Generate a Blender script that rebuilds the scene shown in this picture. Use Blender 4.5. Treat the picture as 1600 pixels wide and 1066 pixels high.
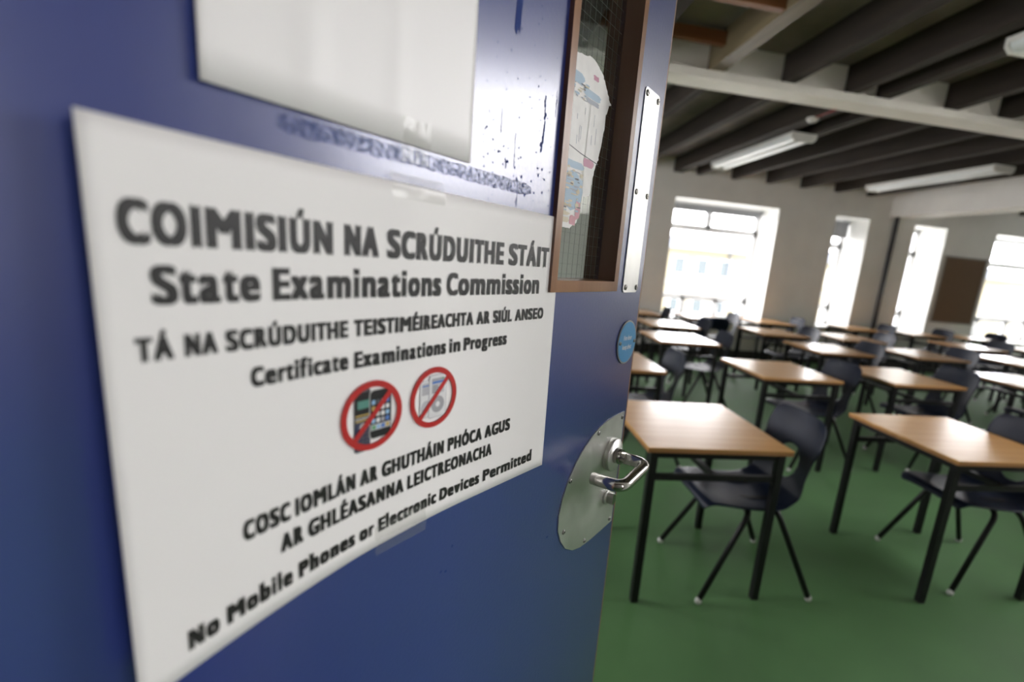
import bpy, bmesh, math, random
from mathutils import Vector, Matrix

for _o in list(bpy.data.objects):
    bpy.data.objects.remove(_o)
SC = bpy.context.scene
COL = SC.collection
PI = math.pi

# ------------------------------------------------------------------ camera
cam_data = bpy.data.cameras.new('camera')
cam = bpy.data.objects.new('camera', cam_data)
COL.objects.link(cam)
SC.camera = cam
RIGHT = Vector((0.983864137812322, -0.15408214470943546, 0.09093982080781068))
DOWN = Vector((0.053908147978359654, -0.22936614720160217, -0.9718462234836519))
FWD = Vector((0.17060266676801802, 0.9610670440711374, -0.2173588436020192))
EYE = Vector((0.0, 0.0, 1.36))
M = Matrix.Identity(4)
for i in range(3):
    M[i][0], M[i][1], M[i][2], M[i][3] = RIGHT[i], -DOWN[i], -FWD[i], EYE[i]
cam.matrix_world = M
cam_data.sensor_width = 36.0
cam_data.sensor_fit = 'HORIZONTAL'
cam_data.lens = 807.2 / 1600 * 36
cam_data.shift_x = -77.54 / 1600
cam_data.shift_y = 49.68 / 1600
cam_data.clip_start = 0.01
cam_data.clip_end = 300
cam_data.dof.use_dof = True
cam_data.dof.focus_distance = 0.66
cam_data.dof.aperture_fstop = 2.9

# ------------------------------------------------------------------ light
SKY = 9.5
world = bpy.data.worlds.new('overcast_sky')
SC.world = world
world.use_nodes = True
wn = world.node_tree
bgn = wn.nodes['Background']
bgn.inputs['Color'].default_value = (1.0, 0.962, 0.985, 1)
bgn.inputs['Strength'].default_value = SKY
SC.view_settings.view_transform = 'Standard'
SC.view_settings.look = 'None'
SC.view_settings.exposure = 0.55
SC.view_settings.gamma = 1.0
SC.view_settings.use_curve_mapping = False
SC.cycles.max_bounces = 10
SC.cycles.diffuse_bounces = 6
SC.cycles.transparent_max_bounces = 16
SC.cycles.use_denoising = True
SC.cycles.sample_clamp_indirect = 12.0
SC.cycles.caustics_reflective = False
SC.cycles.caustics_refractive = False


def portal(loc, rot, sx, sy):
    ld = bpy.data.lights.new('window_portal', 'AREA')
    ld.shape = 'RECTANGLE'
    ld.size, ld.size_y = sx, sy
    ld.cycles.is_portal = True
    o = bpy.data.objects.new('window_portal', ld)
    o.location = loc
    o.rotation_euler = rot
    COL.objects.link(o)


# ------------------------------------------------------------------ materials
COAT_R = 0.22


def mat(name, col, rough=0.5, metal=0.0, spec=0.5, noise=0.0, nscale=20.0, stretch=(1, 1, 1), bump=0.0, bscale=60.0,
        coat=0.0, rvar=0.0, col2=None):
    m = bpy.data.materials.new(name)
    m.use_nodes = True
    nt = m.node_tree
    b = nt.nodes['Principled BSDF']
    b.inputs['Base Color'].default_value = (*col, 1)
    b.inputs['Roughness'].default_value = rough
    b.inputs['Metallic'].default_value = metal
    b.inputs['Specular IOR Level'].default_value = spec
    b.inputs['Coat Weight'].default_value = coat
    b.inputs['Coat Roughness'].default_value = COAT_R
    b.inputs['Coat IOR'].default_value = 1.8 if 'door' in name else 1.5
    tc = nt.nodes.new('ShaderNodeTexCoord')
    mp = nt.nodes.new('ShaderNodeMapping')
    mp.inputs['Scale'].default_value = stretch
    nt.links.new(tc.outputs['Object'], mp.inputs['Vector'])
    if noise > 0 or col2 or rvar > 0:
        n = nt.nodes.new('ShaderNodeTexNoise')
        n.inputs['Scale'].default_value = nscale
        n.inputs['Detail'].default_value = 5
        nt.links.new(mp.outputs['Vector'], n.inputs['Vector'])
        r = nt.nodes.new('ShaderNodeValToRGB')
        r.color_ramp.elements[0].position = 0.3
        r.color_ramp.elements[1].position = 0.7
        c2 = col2 or tuple(min(1, c * (1 + noise)) for c in col)
        c1 = tuple(c * (1 - noise) for c in col)
        r.color_ramp.elements[0].color = (*c1, 1)
        r.color_ramp.elements[1].color = (*c2, 1)
        nt.links.new(n.outputs['Fac'], r.inputs['Fac'])
        if noise > 0 or col2:
            nt.links.new(r.outputs['Color'], b.inputs['Base Color'])
        if rvar > 0:
            mr = nt.nodes.new('ShaderNodeMapRange')
            mr.inputs['From Min'].default_value = 0.3
            mr.inputs['From Max'].default_value = 0.7
            mr.inputs['To Min'].default_value = rough - rvar
            mr.inputs['To Max'].default_value = rough + rvar
            nt.links.new(n.outputs['Fac'], mr.inputs['Value'])
            nt.links.new(mr.outputs['Result'], b.inputs['Roughness'])
    if bump > 0:
        n2 = nt.nodes.new('ShaderNodeTexNoise')
        n2.inputs['Scale'].default_value = bscale
        n2.inputs['Detail'].default_value = 3
        nt.links.new(mp.outputs['Vector'], n2.inputs['Vector'])
        bp = nt.nodes.new('ShaderNodeBump')
        bp.inputs['Strength'].default_value = bump
        bp.inputs['Distance'].default_value = 0.002
        nt.links.new(n2.outputs['Fac'], bp.inputs['Height'])
        nt.links.new(bp.outputs['Normal'], b.inputs['Normal'])
    return m


def wood(name, c1, c2, rough=0.35, scale=6.0, along='y', coat=0.0, bump=0.0):
    st = {'x': (0.08, 1, 1), 'y': (1, 0.08, 1), 'z': (1, 1, 0.08)}[along]
    m = mat(name, c1, rough, nscale=scale * 6, stretch=st, col2=c2, noise=0.0, coat=coat, bump=bump, bscale=scale * 14)
    nt = m.node_tree
    r = [n for n in nt.nodes if n.type == 'VALTORGB'][0]
    r.color_ramp.elements[0].color = (*c1, 1)
    return m


def clear_mat(name, tint, ior=1.5, rough=0.0, glossy=1.0, body=0.0, bodycol=(1, 1, 1), mottle=0.0):
    m = bpy.data.materials.new(name)
    m.use_nodes = True
    nt = m.node_tree
    for n in list(nt.nodes):
        if n.type != 'OUTPUT_MATERIAL':
            nt.nodes.remove(n)
    out = [n for n in nt.nodes if n.type == 'OUTPUT_MATERIAL'][0]
    tr = nt.nodes.new('ShaderNodeBsdfTransparent')
    tr.inputs['Color'].default_value = (*tint, 1)
    gl = nt.nodes.new('ShaderNodeBsdfGlossy')
    gl.inputs['Roughness'].default_value = rough
    fr = nt.nodes.new('ShaderNodeFresnel')
    geo = nt.nodes.new('ShaderNodeNewGeometry')            # same index from both sides of a thin sheet
    sel = nt.nodes.new('ShaderNodeMapRange')
    sel.inputs['To Min'].default_value = ior
    sel.inputs['To Max'].default_value = 1.0 / ior
    nt.links.new(geo.outputs['Backfacing'], sel.inputs['Value'])
    nt.links.new(sel.outputs['Result'], fr.inputs['IOR'])
    mul = nt.nodes.new('ShaderNodeMath')
    mul.operation = 'MULTIPLY'
    mul.inputs[1].default_value = glossy
    nt.links.new(fr.outputs[0], mul.inputs[0])
    mx = nt.nodes.new('ShaderNodeMixShader')
    base = tr.outputs[0]
    if body > 0:
        df = nt.nodes.new('ShaderNodeBsdfDiffuse')
        df.inputs['Color'].default_value = (*bodycol, 1)
        m2 = nt.nodes.new('ShaderNodeMixShader')
        m2.inputs[0].default_value = body
        if mottle > 0:
            tc = nt.nodes.new('ShaderNodeTexCoord')
            nz = nt.nodes.new('ShaderNodeTexNoise')
            nz.inputs['Scale'].default_value = mottle
            nz.inputs['Detail'].default_value = 6
            nt.links.new(tc.outputs['Object'], nz.inputs['Vector'])
            rm = nt.nodes.new('ShaderNodeMapRange')
            rm.inputs['From Min'].default_value = 0.36
            rm.inputs['From Max'].default_value = 0.62
            rm.inputs['To Min'].default_value = 0.0
            rm.inputs['To Max'].default_value = body * 2
            nt.links.new(nz.outputs['Fac'], rm.inputs['Value'])
            nt.links.new(rm.outputs['Result'], m2.inputs[0])
        nt.links.new(tr.outputs[0], m2.inputs[1])
        nt.links.new(df.outputs[0], m2.inputs[2])
        base = m2.outputs[0]
    nt.links.new(mul.outputs[0], mx.inputs[0])
    nt.links.new(base, mx.inputs[1])
    nt.links.new(gl.outputs[0], mx.inputs[2])
    nt.links.new(mx.outputs[0], out.inputs['Surface'])
    return m


MT = {}
MT['wall'] = mat('wall_paint', (0.82, 0.80, 0.765), 0.7, noise=0.04, nscale=3, bump=0.1, bscale=150)
MT['reveal'] = mat('white_reveal', (0.82, 0.82, 0.80), 0.6, noise=0.03, nscale=3)
MT['deck'] = mat('ceiling_board', (0.225, 0.20, 0.188), 0.85, spec=0.2, noise=0.35, nscale=1.6)
MT['joist'] = wood('dark_joist', (0.018, 0.0125, 0.009), (0.033, 0.023, 0.016), 0.85, 3, 'y')
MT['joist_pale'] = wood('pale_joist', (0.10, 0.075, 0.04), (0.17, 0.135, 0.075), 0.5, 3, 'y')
MT['trimmer'] = wood('orange_timber', (0.16, 0.055, 0.018), (0.26, 0.10, 0.035), 0.5, 3, 'x')
MT['steel_white'] = mat('white_beam_paint', (0.90, 0.865, 0.81), 0.5, noise=0.05, nscale=4)
MT['floor'] = mat('green_vinyl', (0.078, 0.176, 0.064), 0.60, spec=0.3, noise=0.12, nscale=2.5, bump=0.25, bscale=260, rvar=0.06)
MT['skirting'] = mat('dark_skirting', (0.035, 0.028, 0.024), 0.5, noise=0.1)
MT['frame_white'] = mat('white_window_frame', (0.80, 0.81, 0.82), 0.4, noise=0.02)
MT['blind'] = mat('grey_blind', (0.30, 0.31, 0.33), 0.7, noise=0.05)
MT['cork'] = mat('brown_board', (0.145, 0.088, 0.047), 0.9, noise=0.22, nscale=160)
MT['boardframe'] = mat('board_frame', (0.30, 0.28, 0.25), 0.5, noise=0.04)
MT['pipe'] = mat('dark_pipe', (0.06, 0.06, 0.065), 0.45, noise=0.1)
MT['pglass'] = clear_mat('window_pane', (0.97, 0.98, 0.98), 1.45, 0.0, 0.8)
MT['top'] = wood('beech_laminate', (0.68, 0.345, 0.095), (0.76, 0.41, 0.14), 0.36, 5, 'x', coat=1.0)
MT['edge'] = wood('desk_edge', (0.34, 0.15, 0.05), (0.44, 0.21, 0.075), 0.4, 5, 'x')
MT['black'] = mat('black_steel', (0.007, 0.007, 0.0075), 0.42, spec=0.3, noise=0.15, nscale=30)
MT['shell'] = mat('navy_plastic', (0.006, 0.011, 0.027), 0.40, spec=0.25, noise=0.15, nscale=8, bump=0.15, bscale=500)
MT['glide'] = mat('white_glide', (0.60, 0.60, 0.58), 0.25, noise=0.05)
MT['lamp_body'] = mat('white_fitting', (0.68, 0.67, 0.63), 0.45, noise=0.03)
MT['lamp_diff'] = mat('pale_diffuser', (0.70, 0.74, 0.74), 0.28, noise=0.03)
MT['door'] = mat('blue_door_paint', (0.026, 0.046, 0.205), 0.34, spec=0.5, coat=1.0, noise=0.06, nscale=3, bump=0.10, bscale=220, rvar=0.03)
MT['lip'] = wood('door_lipping', (0.20, 0.085, 0.04), (0.30, 0.14, 0.07), 0.45, 6, 'z')
MT['vframe'] = wood('varnished_frame', (0.19, 0.085, 0.036), (0.33, 0.165, 0.075), 0.28, 5, 'z', bump=0.12)
MT['vframe_shade'] = wood('varnished_frame_shaded', (0.075, 0.032, 0.020), (0.125, 0.058, 0.036), 0.30, 5, 'z', bump=0.12)  # darker varnish copy; shade of the frame's side faces put into its colour
MT['steel'] = mat('brushed_steel', (0.72, 0.72, 0.69), 0.42, metal=1.0, noise=0.12, nscale=14, rvar=0.07)
MT['steel_b'] = mat('polished_steel', (0.62, 0.60, 0.57), 0.17, metal=1.0, noise=0.05, nscale=20)
MT['screw'] = mat('screw_steel', (0.34, 0.33, 0.31), 0.32, metal=1.0, noise=0.05)
MT['slot'] = mat('screw_slot', (0.02, 0.02, 0.02), 0.6, noise=0.02)
MT['paper'] = mat('white_paper', (0.87, 0.855, 0.835), 0.55, spec=0.3, noise=0.012, nscale=6)
MT['paper_up'] = mat('white_card', (0.88, 0.865, 0.85), 0.38, spec=0.4, noise=0.012, nscale=6)
MT['ink'] = mat('black_ink', (0.018, 0.018, 0.017), 0.42, noise=0.05)
MT['red'] = mat('red_ink', (0.46, 0.022, 0.020), 0.45, noise=0.03)
MT['tape'] = clear_mat('clear_tape', (0.96, 0.96, 0.95), 1.45, 0.10, 0.75, 0.07, (0.8, 0.8, 0.78))
MT['residue'] = clear_mat('tape_residue', (0.95, 0.96, 0.98), 1.30, 0.5, 0.6, 0.30, (0.040, 0.075, 0.26), mottle=260.0)
MT['wglass'] = clear_mat('wired_glass', (0.78, 0.82, 0.80), 1.5, 0.03, 1.0)
MT['wire'] = mat('glass_wire', (0.16, 0.17, 0.16), 0.5, metal=0.3, noise=0.05)
MT['plaque'] = mat('sign_blue', (0.085, 0.33, 0.62), 0.35, noise=0.03)
MT['plaque_w'] = mat('sign_white', (0.80, 0.82, 0.82), 0.4, noise=0.02)
MT['plaque_rim'] = mat('sign_rim', (0.36, 0.36, 0.35), 0.4, metal=0.8, noise=0.05)
MT['chip'] = mat('scuff_dark', (0.022, 0.045, 0.18), 0.65, spec=0.15, noise=0.1)
MT['drip'] = mat('pale_drip', (0.62, 0.63, 0.64), 0.35, noise=0.05)
MT['cable_red'] = mat('red_cable', (0.30, 0.02, 0.02), 0.4, noise=0.05)
for k, c in dict(p_black=(0.012, 0.012, 0.013), p_navy=(0.035, 0.04, 0.085), p_white=(0.74, 0.74, 0.74), p_grey=(0.36, 0.36, 0.38),
                 p_lgrey=(0.52, 0.52, 0.54), p_blue=(0.09, 0.20, 0.52), p_sky=(0.30, 0.50, 0.72), p_teal=(0.10, 0.27, 0.22),
                 p_gold=(0.52, 0.37, 0.11), p_silver=(0.55, 0.55, 0.53), p_green=(0.12, 0.36, 0.16), p_dgrey=(0.09, 0.09, 0.10),
                 t_white=(0.82, 0.81, 0.78), t_blue=(0.36, 0.50, 0.62), t_grey=(0.34, 0.37, 0.43), t_pink=(0.62, 0.30, 0.34),
                 t_mag=(0.50, 0.20, 0.30), t_cream=(0.62, 0.55, 0.40)).items():
    MT[k] = mat('print_' + k[2:], c, 0.45, noise=0.05, nscale=60)
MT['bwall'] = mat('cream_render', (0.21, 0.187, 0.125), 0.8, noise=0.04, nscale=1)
MT['broof'] = mat('grey_eave', (0.14, 0.155, 0.18), 0.7, noise=0.05, nscale=1)
MT['bband'] = mat('stone_band', (0.165, 0.165, 0.145), 0.8, noise=0.04, nscale=1)
MT['bglass'] = mat('far_glass', (0.04, 0.055, 0.06), 0.3, noise=0.1, nscale=1)
MT['pave'] = mat('pale_paving', (0.50, 0.50, 0.48), 0.85, noise=0.08, nscale=0.7)
MT['corr'] = mat('corridor_paint', (0.42, 0.41, 0.38), 0.7, noise=0.04, nscale=3)


# ------------------------------------------------------------------ mesh helpers
def box(bm, x0, x1, y0, y1, z0, z1, mi=0):
    vs = [bm.verts.new((x, y, z)) for x in (x0, x1) for y in (y0, y1) for z in (z0, z1)]
    for f in ((0, 1, 3, 2), (4, 6, 7, 5), (0, 4, 5, 1), (2, 3, 7, 6), (0, 2, 6, 4), (1, 5, 7, 3)):
        bm.faces.new([vs[i] for i in f]).material_index = mi


def tube(bm, pts, r, n=12, caps=True, rads=None):
    pts = [Vector(p) for p in pts]
    rings = []
    t0 = (pts[1] - pts[0]).normalized()
    a = Vector((0, 0, 1)) if abs(t0.z) < 0.9 else Vector((1, 0, 0))
    nrm = t0.cross(a).normalized()
    for i, p in enumerate(pts):
        t = ((pts[min(i + 1, len(pts) - 1)] - pts[max(i - 1, 0)])).normalized()
        nrm = (nrm - t * nrm.dot(t)).normalized()
        b = t.cross(nrm)
        rr = rads[i] if rads else r
        rings.append([bm.verts.new(p + (nrm * math.cos(2 * PI * k / n) + b * math.sin(2 * PI * k / n)) * rr) for k in range(n)])
    for A, B in zip(rings, rings[1:]):
        for k in range(n):
            bm.faces.new((A[k], A[(k + 1) % n], B[(k + 1) % n], B[k])).smooth = True
    if caps:
        bm.faces.new(list(reversed(rings[0])))
        bm.faces.new(rings[-1])


def bend(pts, r, n=6):
    """polyline with rounded corners"""
    pts = [Vector(p) for p in pts]
    out = [pts[0]]
    for a, b, c in zip(pts, pts[1:], pts[2:]):
        d1 = (a - b).normalized()
        d2 = (c - b).normalized()
        s, e = b + d1 * r, b + d2 * r
        for i in range(n + 1):
            t = i / n
            out.append(s.lerp(b, t).lerp(b.lerp(e, t), t))
    out.append(pts[-1])
    return out


def prism(bm, poly, y0, y1, mi=0):
    """polygon in (x, z), extruded along y"""
    A = [bm.verts.new((x, y0, z)) for x, z in poly]
    B = [bm.verts.new((x, y1, z)) for x, z in poly]
    n = len(poly)
    for k in range(n):
        bm.faces.new((A[k], A[(k + 1) % n], B[(k + 1) % n], B[k])).material_index = mi
    bm.faces.new(list(reversed(A))).material_index = mi
    bm.faces.new(B).material_index = mi


def disc(bm, cx, cz, r, y0, y1, n=32, mi=0):
    prism(bm, [(cx + r * math.cos(2 * PI * k / n), cz + r * math.sin(2 * PI * k / n)) for k in range(n)], y0, y1, mi)


def obj(name, bm, mats, parent=None, loc=None, bevel=0.0, smooth=False, kind=None):
    me = bpy.data.meshes.new(name)
    if bevel > 0:
        bmesh.ops.bevel(bm, geom=[e for e in bm.edges if e.is_manifold and e.calc_face_angle(0) > 0.5], offset=bevel, segments=2,
                        affect='EDGES', profile=0.6)
    bmesh.ops.recalc_face_normals(bm, faces=bm.faces)
    if smooth:
        for f in bm.faces:
            f.smooth = True
    bm.to_mesh(me)
    bm.free()
    for m in (mats if isinstance(mats, (list, tuple)) else [mats]):
        me.materials.append(m)
    o = bpy.data.objects.new(name, me)
    COL.objects.link(o)
    if parent:
        o.parent = parent
    if loc:
        o.location = loc
    if kind:
        o['kind'] = kind
    return o


def tag(o, label, cat, group=None):
    o['label'] = label
    o['category'] = cat
    if group:
        o['group'] = group
    return o


def thing(name, label, cat, loc=(0, 0, 0), rotz=0.0, group=None):
    o = bpy.data.objects.new(name, None)
    o.empty_display_size = 0.05
    COL.objects.link(o)
    o.location = loc
    o.rotation_euler = (0, 0, rotz)
    return tag(o, label, cat, group)


def dup(root, loc, rotz, label, group):
    r = root.copy()
    COL.objects.link(r)
    r.location = loc
    r.rotation_euler = (0, 0, rotz)
    tag(r, label, root['category'], group)
    for ch in list(root.children):
        c = ch.copy()
        COL.objects.link(c)
        c.parent = r
        for g in list(ch.children):
            d = g.copy()
            COL.objects.link(d)
            d.parent = c
    return r


BM = bmesh.new

# ------------------------------------------------------------------ the room
X0, X1, Y0, Y1 = -2.6, 12.2, 0.10, 7.85
ZJ, ZC = 2.757, 2.955
bm = BM(); box(bm, X0 - 0.2, X1 + 0.3, -2.6, Y1 + 0.7, -0.12, 0.0)
obj('floor', bm, MT['floor'], kind='structure')
LX, LY = 4.45, 2.95           # unseen L shape added for side light: an open court fills the corner x > LX, y < LY
bm = BM()
cx0, cx1, cy0, cy1 = X0 - 0.2, X1 + 0.3, -2.6, Y1 + 0.7
box(bm, cx0, LX + 0.15, cy0, cy1, ZC, ZC + 0.14)
box(bm, LX + 0.15, cx1, LY - 0.15, cy1, ZC, ZC + 0.14)
box(bm, LX + 0.15, cx1, cy0, 0.10, ZC, ZC + 0.14)
obj('ceiling', bm, MT['deck'], kind='structure')
CL = (0.22, 2.85, 1.78, 2.92)  # added unseen window band over the court, set for the door's bright reflection
bm = BM()
box(bm, LX, LX + 0.15, Y0, CL[0], 0, ZC)
box(bm, LX, LX + 0.15, CL[1], LY, 0, ZC)
box(bm, LX, LX + 0.15, CL[0], CL[1], 0, CL[2])
box(bm, LX, LX + 0.15, CL[0], CL[1], CL[3], ZC)
box(bm, LX + 0.15, X1, LY - 0.15, LY, 0, ZC)
obj('wall_court_added', bm, MT['wall'], kind='structure')

WIN = [(2.88, 4.62, 0.56, 2.42), (5.60, 6.23, 0.60, 2.42), (7.06, 7.70, 0.60, 2.42), (8.66, 10.45, 0.56, 2.42)]
T = 0.66
bm = BM()
xs = [X0] + [v for w in WIN for v in w[:2]] + [X1]
for a, b in zip(xs[0::2], xs[1::2]):
    box(bm, a, b, Y1, Y1 + T, 0, ZC)
for a, b, z0, z1 in WIN:
    box(bm, a, b, Y1, Y1 + T, 0, z0)
    box(bm, a, b, Y1, Y1 + T, z1, ZC)
obj('wall_back', bm, MT['wall'], kind='structure')
for i, (a, b, z0, z1) in enumerate(WIN):          # white plaster lining of each deep reveal
    bm = BM()
    t = 0.012
    box(bm, a, a + t, Y1 - 0.004, Y1 + T, z0, z1)
    box(bm, b - t, b, Y1 - 0.004, Y1 + T, z0, z1)
    box(bm, a + t, b - t, Y1 - 0.004, Y1 + T, z1 - t, z1)
    box(bm, a + t, b - t, Y1 - 0.03, Y1 + T, z0, z0 + 0.03)
    obj('trim_%d' % (i + 1), bm, MT['reveal'], kind='structure')

LW = [(2.1, 3.9), (6.2, 7.5)]  # unseen left windows, added to brighten the room
LZ0, LZ1 = 0.75, 2.72
bm = BM()
ys = [-2.6] + [v for w in LW for v in w] + [Y1 + T]
for a, b in zip(ys[0::2], ys[1::2]):
    box(bm, X0 - 0.2, X0, a, b, 0, ZC)
for a, b in LW:
    box(bm, X0 - 0.2, X0, a, b, 0, LZ0)
    box(bm, X0 - 0.2, X0, a, b, LZ1, ZC)
obj('wall_left', bm, MT['wall'], kind='structure')
# right wall, out of view, with a window added for side light
RW = [(6.4, 7.4)]
RZ0, RZ1 = 0.85, 2.70
bm = BM()
ys = [LY - 0.15] + [v for w in RW for v in w] + [Y1 + T]
for a, b in zip(ys[0::2], ys[1::2]):
    box(bm, X1, X1 + 0.3, a, b, 0, ZC)
for a, b in RW:
    box(bm, X1, X1 + 0.3, a, b, 0, RZ0)
    box(bm, X1, X1 + 0.3, a, b, RZ1, ZC)
box(bm, X1, X1 + 0.3, -2.6, -0.06, 0, ZC)
obj('wall_right', bm, MT['wall'], kind='structure')
# front wall with the door opening; the camera stands in it
DX0, DX1, DZ = -0.345, 0.60, 2.06
bm = BM()
box(bm, X0, DX0, -0.06, Y0, 0, ZC)
box(bm, DX1, X1, -0.06, Y0, 0, ZC)
box(bm, DX0, DX1, -0.06, Y0, DZ, ZC)
obj('wall_front', bm, MT['wall'], kind='structure')
bm = BM()
box(bm, DX0, DX0 + 0.02, -0.065, Y0 + 0.005, 0, DZ)
box(bm, DX1 - 0.03, DX1, -0.065, Y0 + 0.005, 0, DZ)
box(bm, DX0 + 0.02, DX1 - 0.03, -0.065, Y0 + 0.005, DZ - 0.03, DZ)
obj('trim_5', bm, MT['vframe'], kind='structure')
# corridor behind, with an unseen window added opposite to light the poster
CY = -2.4
CW = (1.4, 3.4, 1.0, 2.4)
bm = BM()
box(bm, X0, CW[0], CY - 0.2, CY, 0, ZC)
box(bm, CW[1], X1, CY - 0.2, CY, 0, ZC)
box(bm, CW[0], CW[1], CY - 0.2, CY, 0, CW[2])
box(bm, CW[0], CW[1], CY - 0.2, CY, CW[3], ZC)
obj('wall_corridor', bm, MT['corr'], kind='structure')
bm = BM()
box(bm, X0, X1, Y1 - 0.018, Y1, 0, 0.13)
obj('baseboard_back', bm, MT['skirting'], kind='structure')


def window(n, axis, a, b, z0, z1, d, vbars, hbars, fw=0.072, ft=0.06):
    """frame bars and panes of a window in plane axis=d"""
    bm = BM()

    def bx(bm, p0, p1, q0, q1, dd0, dd1):
        if axis == 'y':
            box(bm, p0, p1, dd0, dd1, q0, q1)
        else:
            box(bm, dd0, dd1, p0, p1, q0, q1)
    bx(bm, a, a + fw, z0, z1, d, d + ft)
    bx(bm, b - fw, b, z0, z1, d, d + ft)
    bx(bm, a, b, z0, z0 + fw, d, d + ft)
    bx(bm, a, b, z1 - fw, z1, d, d + ft)
    for z in hbars:
        bx(bm, a, b, z - fw * 0.7, z + fw * 0.7, d, d + ft)
    for p, q0, q1 in vbars:
        bx(bm, p - fw * 0.7, p + fw * 0.7, q0, q1, d, d + ft)
    o = obj('window_%d' % n, bm, MT['frame_white'], kind='structure')
    bm = BM()
    bx(bm, a + fw * 0.5, b - fw * 0.5, z0 + fw * 0.5, z1 - fw * 0.5, d + ft * 0.45, d + ft * 0.55)
    obj('pane', bm, MT['pglass'], o)
    return o


DP = Y1 + 0.56
a, b, z0, z1 = WIN[0]
window(1, 'y', a, b, z0, z1, DP, [(3.72, 2.03, 2.38), (3.45, 0.6, 0.90), (4.05, 0.6, 0.90)], [2.03, 0.90])
a, b, z0, z1 = WIN[1]
window(2, 'y', a, b, z0, z1, DP, [], [1.98, 0.92])
a, b, z0, z1 = WIN[2]
window(3, 'y', a, b, z0, z1, DP, [], [1.98, 0.92])
a, b, z0, z1 = WIN[3]
window(4, 'y', a, b, z0, z1, DP, [(9.15, 1.95, 2.38), (9.35, 0.6, 0.95), (10.0, 0.6, 0.95)], [1.95, 0.95])
for i, (a, b) in enumerate(RW):
    window(5 + i, 'x', a, b, RZ0, RZ1, X1 + 0.2, [((a + b) / 2, RZ0, RZ1)], [2.1])
for i, (a, b) in enumerate(LW):
    window(9 + i, 'x', a, b, LZ0, LZ1, X0 - 0.14, [((a + b) / 2, LZ0, LZ1)], [2.1])
    portal((X0 - 0.21, (a + b) / 2, (LZ0 + LZ1) / 2), (0, -PI / 2, 0), LZ1 - LZ0, b - a)
window(8, 'y', CW[0], CW[1], CW[2], CW[3], CY - 0.15, [((CW[0] + CW[1]) / 2, CW[2], CW[3])], [])
for a, b, z0, z1 in WIN:
    portal(((a + b) / 2, Y1 + 0.66, (z0 + z1) / 2), (-PI / 2, 0, 0), b - a, z1 - z0)
for a, b in RW:
    portal((X1 + 0.29, (a + b) / 2, (RZ0 + RZ1) / 2), (0, PI / 2, 0), RZ1 - RZ0, b - a)
portal(((CW[0] + CW[1]) / 2, CY - 0.19, (CW[2] + CW[3]) / 2), (PI / 2, 0, 0), CW[1] - CW[0], CW[3] - CW[2])

window(7, 'x', CL[0], CL[1], CL[2], CL[3], LX + 0.05, [(CL[0] + (CL[1] - CL[0]) * k_ / 3, CL[2], CL[3]) for k_ in (1, 2)], [], fw=0.03)
portal((LX + 0.16, (CL[0] + CL[1]) / 2, (CL[2] + CL[3]) / 2), (0, PI / 2, 0), CL[3] - CL[2], CL[1] - CL[0])
# roller blinds
b1 = thing('roller_blind', 'grey roller blind rolled up at the head of the wide window', 'blind', (3.75, Y1 + 0.47, 2.40), group='roller blinds')
bm = BM(); tube(bm, [(-0.84, 0, -0.035), (0.84, 0, -0.035)], 0.03, 16)
obj('roller', bm, MT['blind'], b1)
bm = BM(); box(bm, -0.82, 0.82, -0.031, -0.027, -0.115, -0.035); box(bm, -0.82, 0.82, -0.036, -0.022, -0.125, -0.108)
obj('fabric', bm, MT['blind'], b1)
b2 = thing('roller_blind', 'grey roller blind part lowered in the narrow window beside the wide one', 'blind', (5.915, Y1 + 0.47, 2.40), group='roller blinds')
bm = BM(); tube(bm, [(-0.29, 0, -0.035), (0.29, 0, -0.035)], 0.03, 16)
obj('roller', bm, MT['blind'], b2)
bm = BM(); box(bm, -0.28, 0.28, -0.031, -0.027, -0.27, -0.035); box(bm, -0.28, 0.28, -0.036, -0.022, -0.28, -0.262)
obj('fabric', bm, MT['blind'], b2)

# ceiling timbers and beams, each one its own object
def beam(x0, x1, y0, y1, z0, z1, m, name='ceiling_beam'):
    bm = BM()
    box(bm, x0, x1, y0, y1, z0, z1)
    return obj(name, bm, m, kind='structure', bevel=0.004)


bm = BM()
box(bm, X0, X1, 3.93, 4.05, ZJ, ZC)
box(bm, X0, X1, 3.872, 4.094, 2.700, ZJ)
obj('steel_beam', bm, MT['steel_white'], kind='structure', bevel=0.004)
near = [-1.75, -1.17, -0.59, -0.01, 0.56, 0.98, 1.555, 2.14, 2.665, 2.935, 3.545, 4.05, 4.63, 5.21, 5.79, 6.30, 7.25, 7.83, 8.41, 8.99, 9.57, 10.15, 10.73, 11.31]
for x in near:
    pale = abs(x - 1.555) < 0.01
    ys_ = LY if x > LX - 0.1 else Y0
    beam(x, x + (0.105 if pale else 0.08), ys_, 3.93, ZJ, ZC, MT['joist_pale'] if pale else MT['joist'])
far = [-1.9, -1.3, -0.7, -0.1, 0.5, 1.06, 1.63, 2.205, 2.72, 2.86, 3.16, 3.725, 4.30, 4.885, 5.48, 6.06, 7.25, 7.83, 8.41, 8.99, 9.57, 10.15, 10.73, 11.31]
for x in far:
    if abs(x - 2.72) < 0.01:
        continue
    beam(x, x + 0.075, 4.05, Y1, ZJ, ZC, MT['joist'])
for y, z0, z1 in ((3.66, 2.845, 2.925), (2.93, 2.765, 2.93)):
    for x0_, x1_ in ((1.06, 1.555), (0.64, 0.98)):
        beam(x0_, x1_, y, y + 0.05, z0, z1, MT['trimmer'], 'cross_beam')
bm = BM(); box(bm, 6.57, 6.95, LY, Y1, 2.485, ZC)
obj('bulkhead_beam', bm, MT['wall'], kind='structure')
bm = BM(); tube(bm, [(6.67, Y1 - 0.045, 0.0), (6.67, Y1 - 0.045, 2.485)], 0.035, 16)
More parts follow.
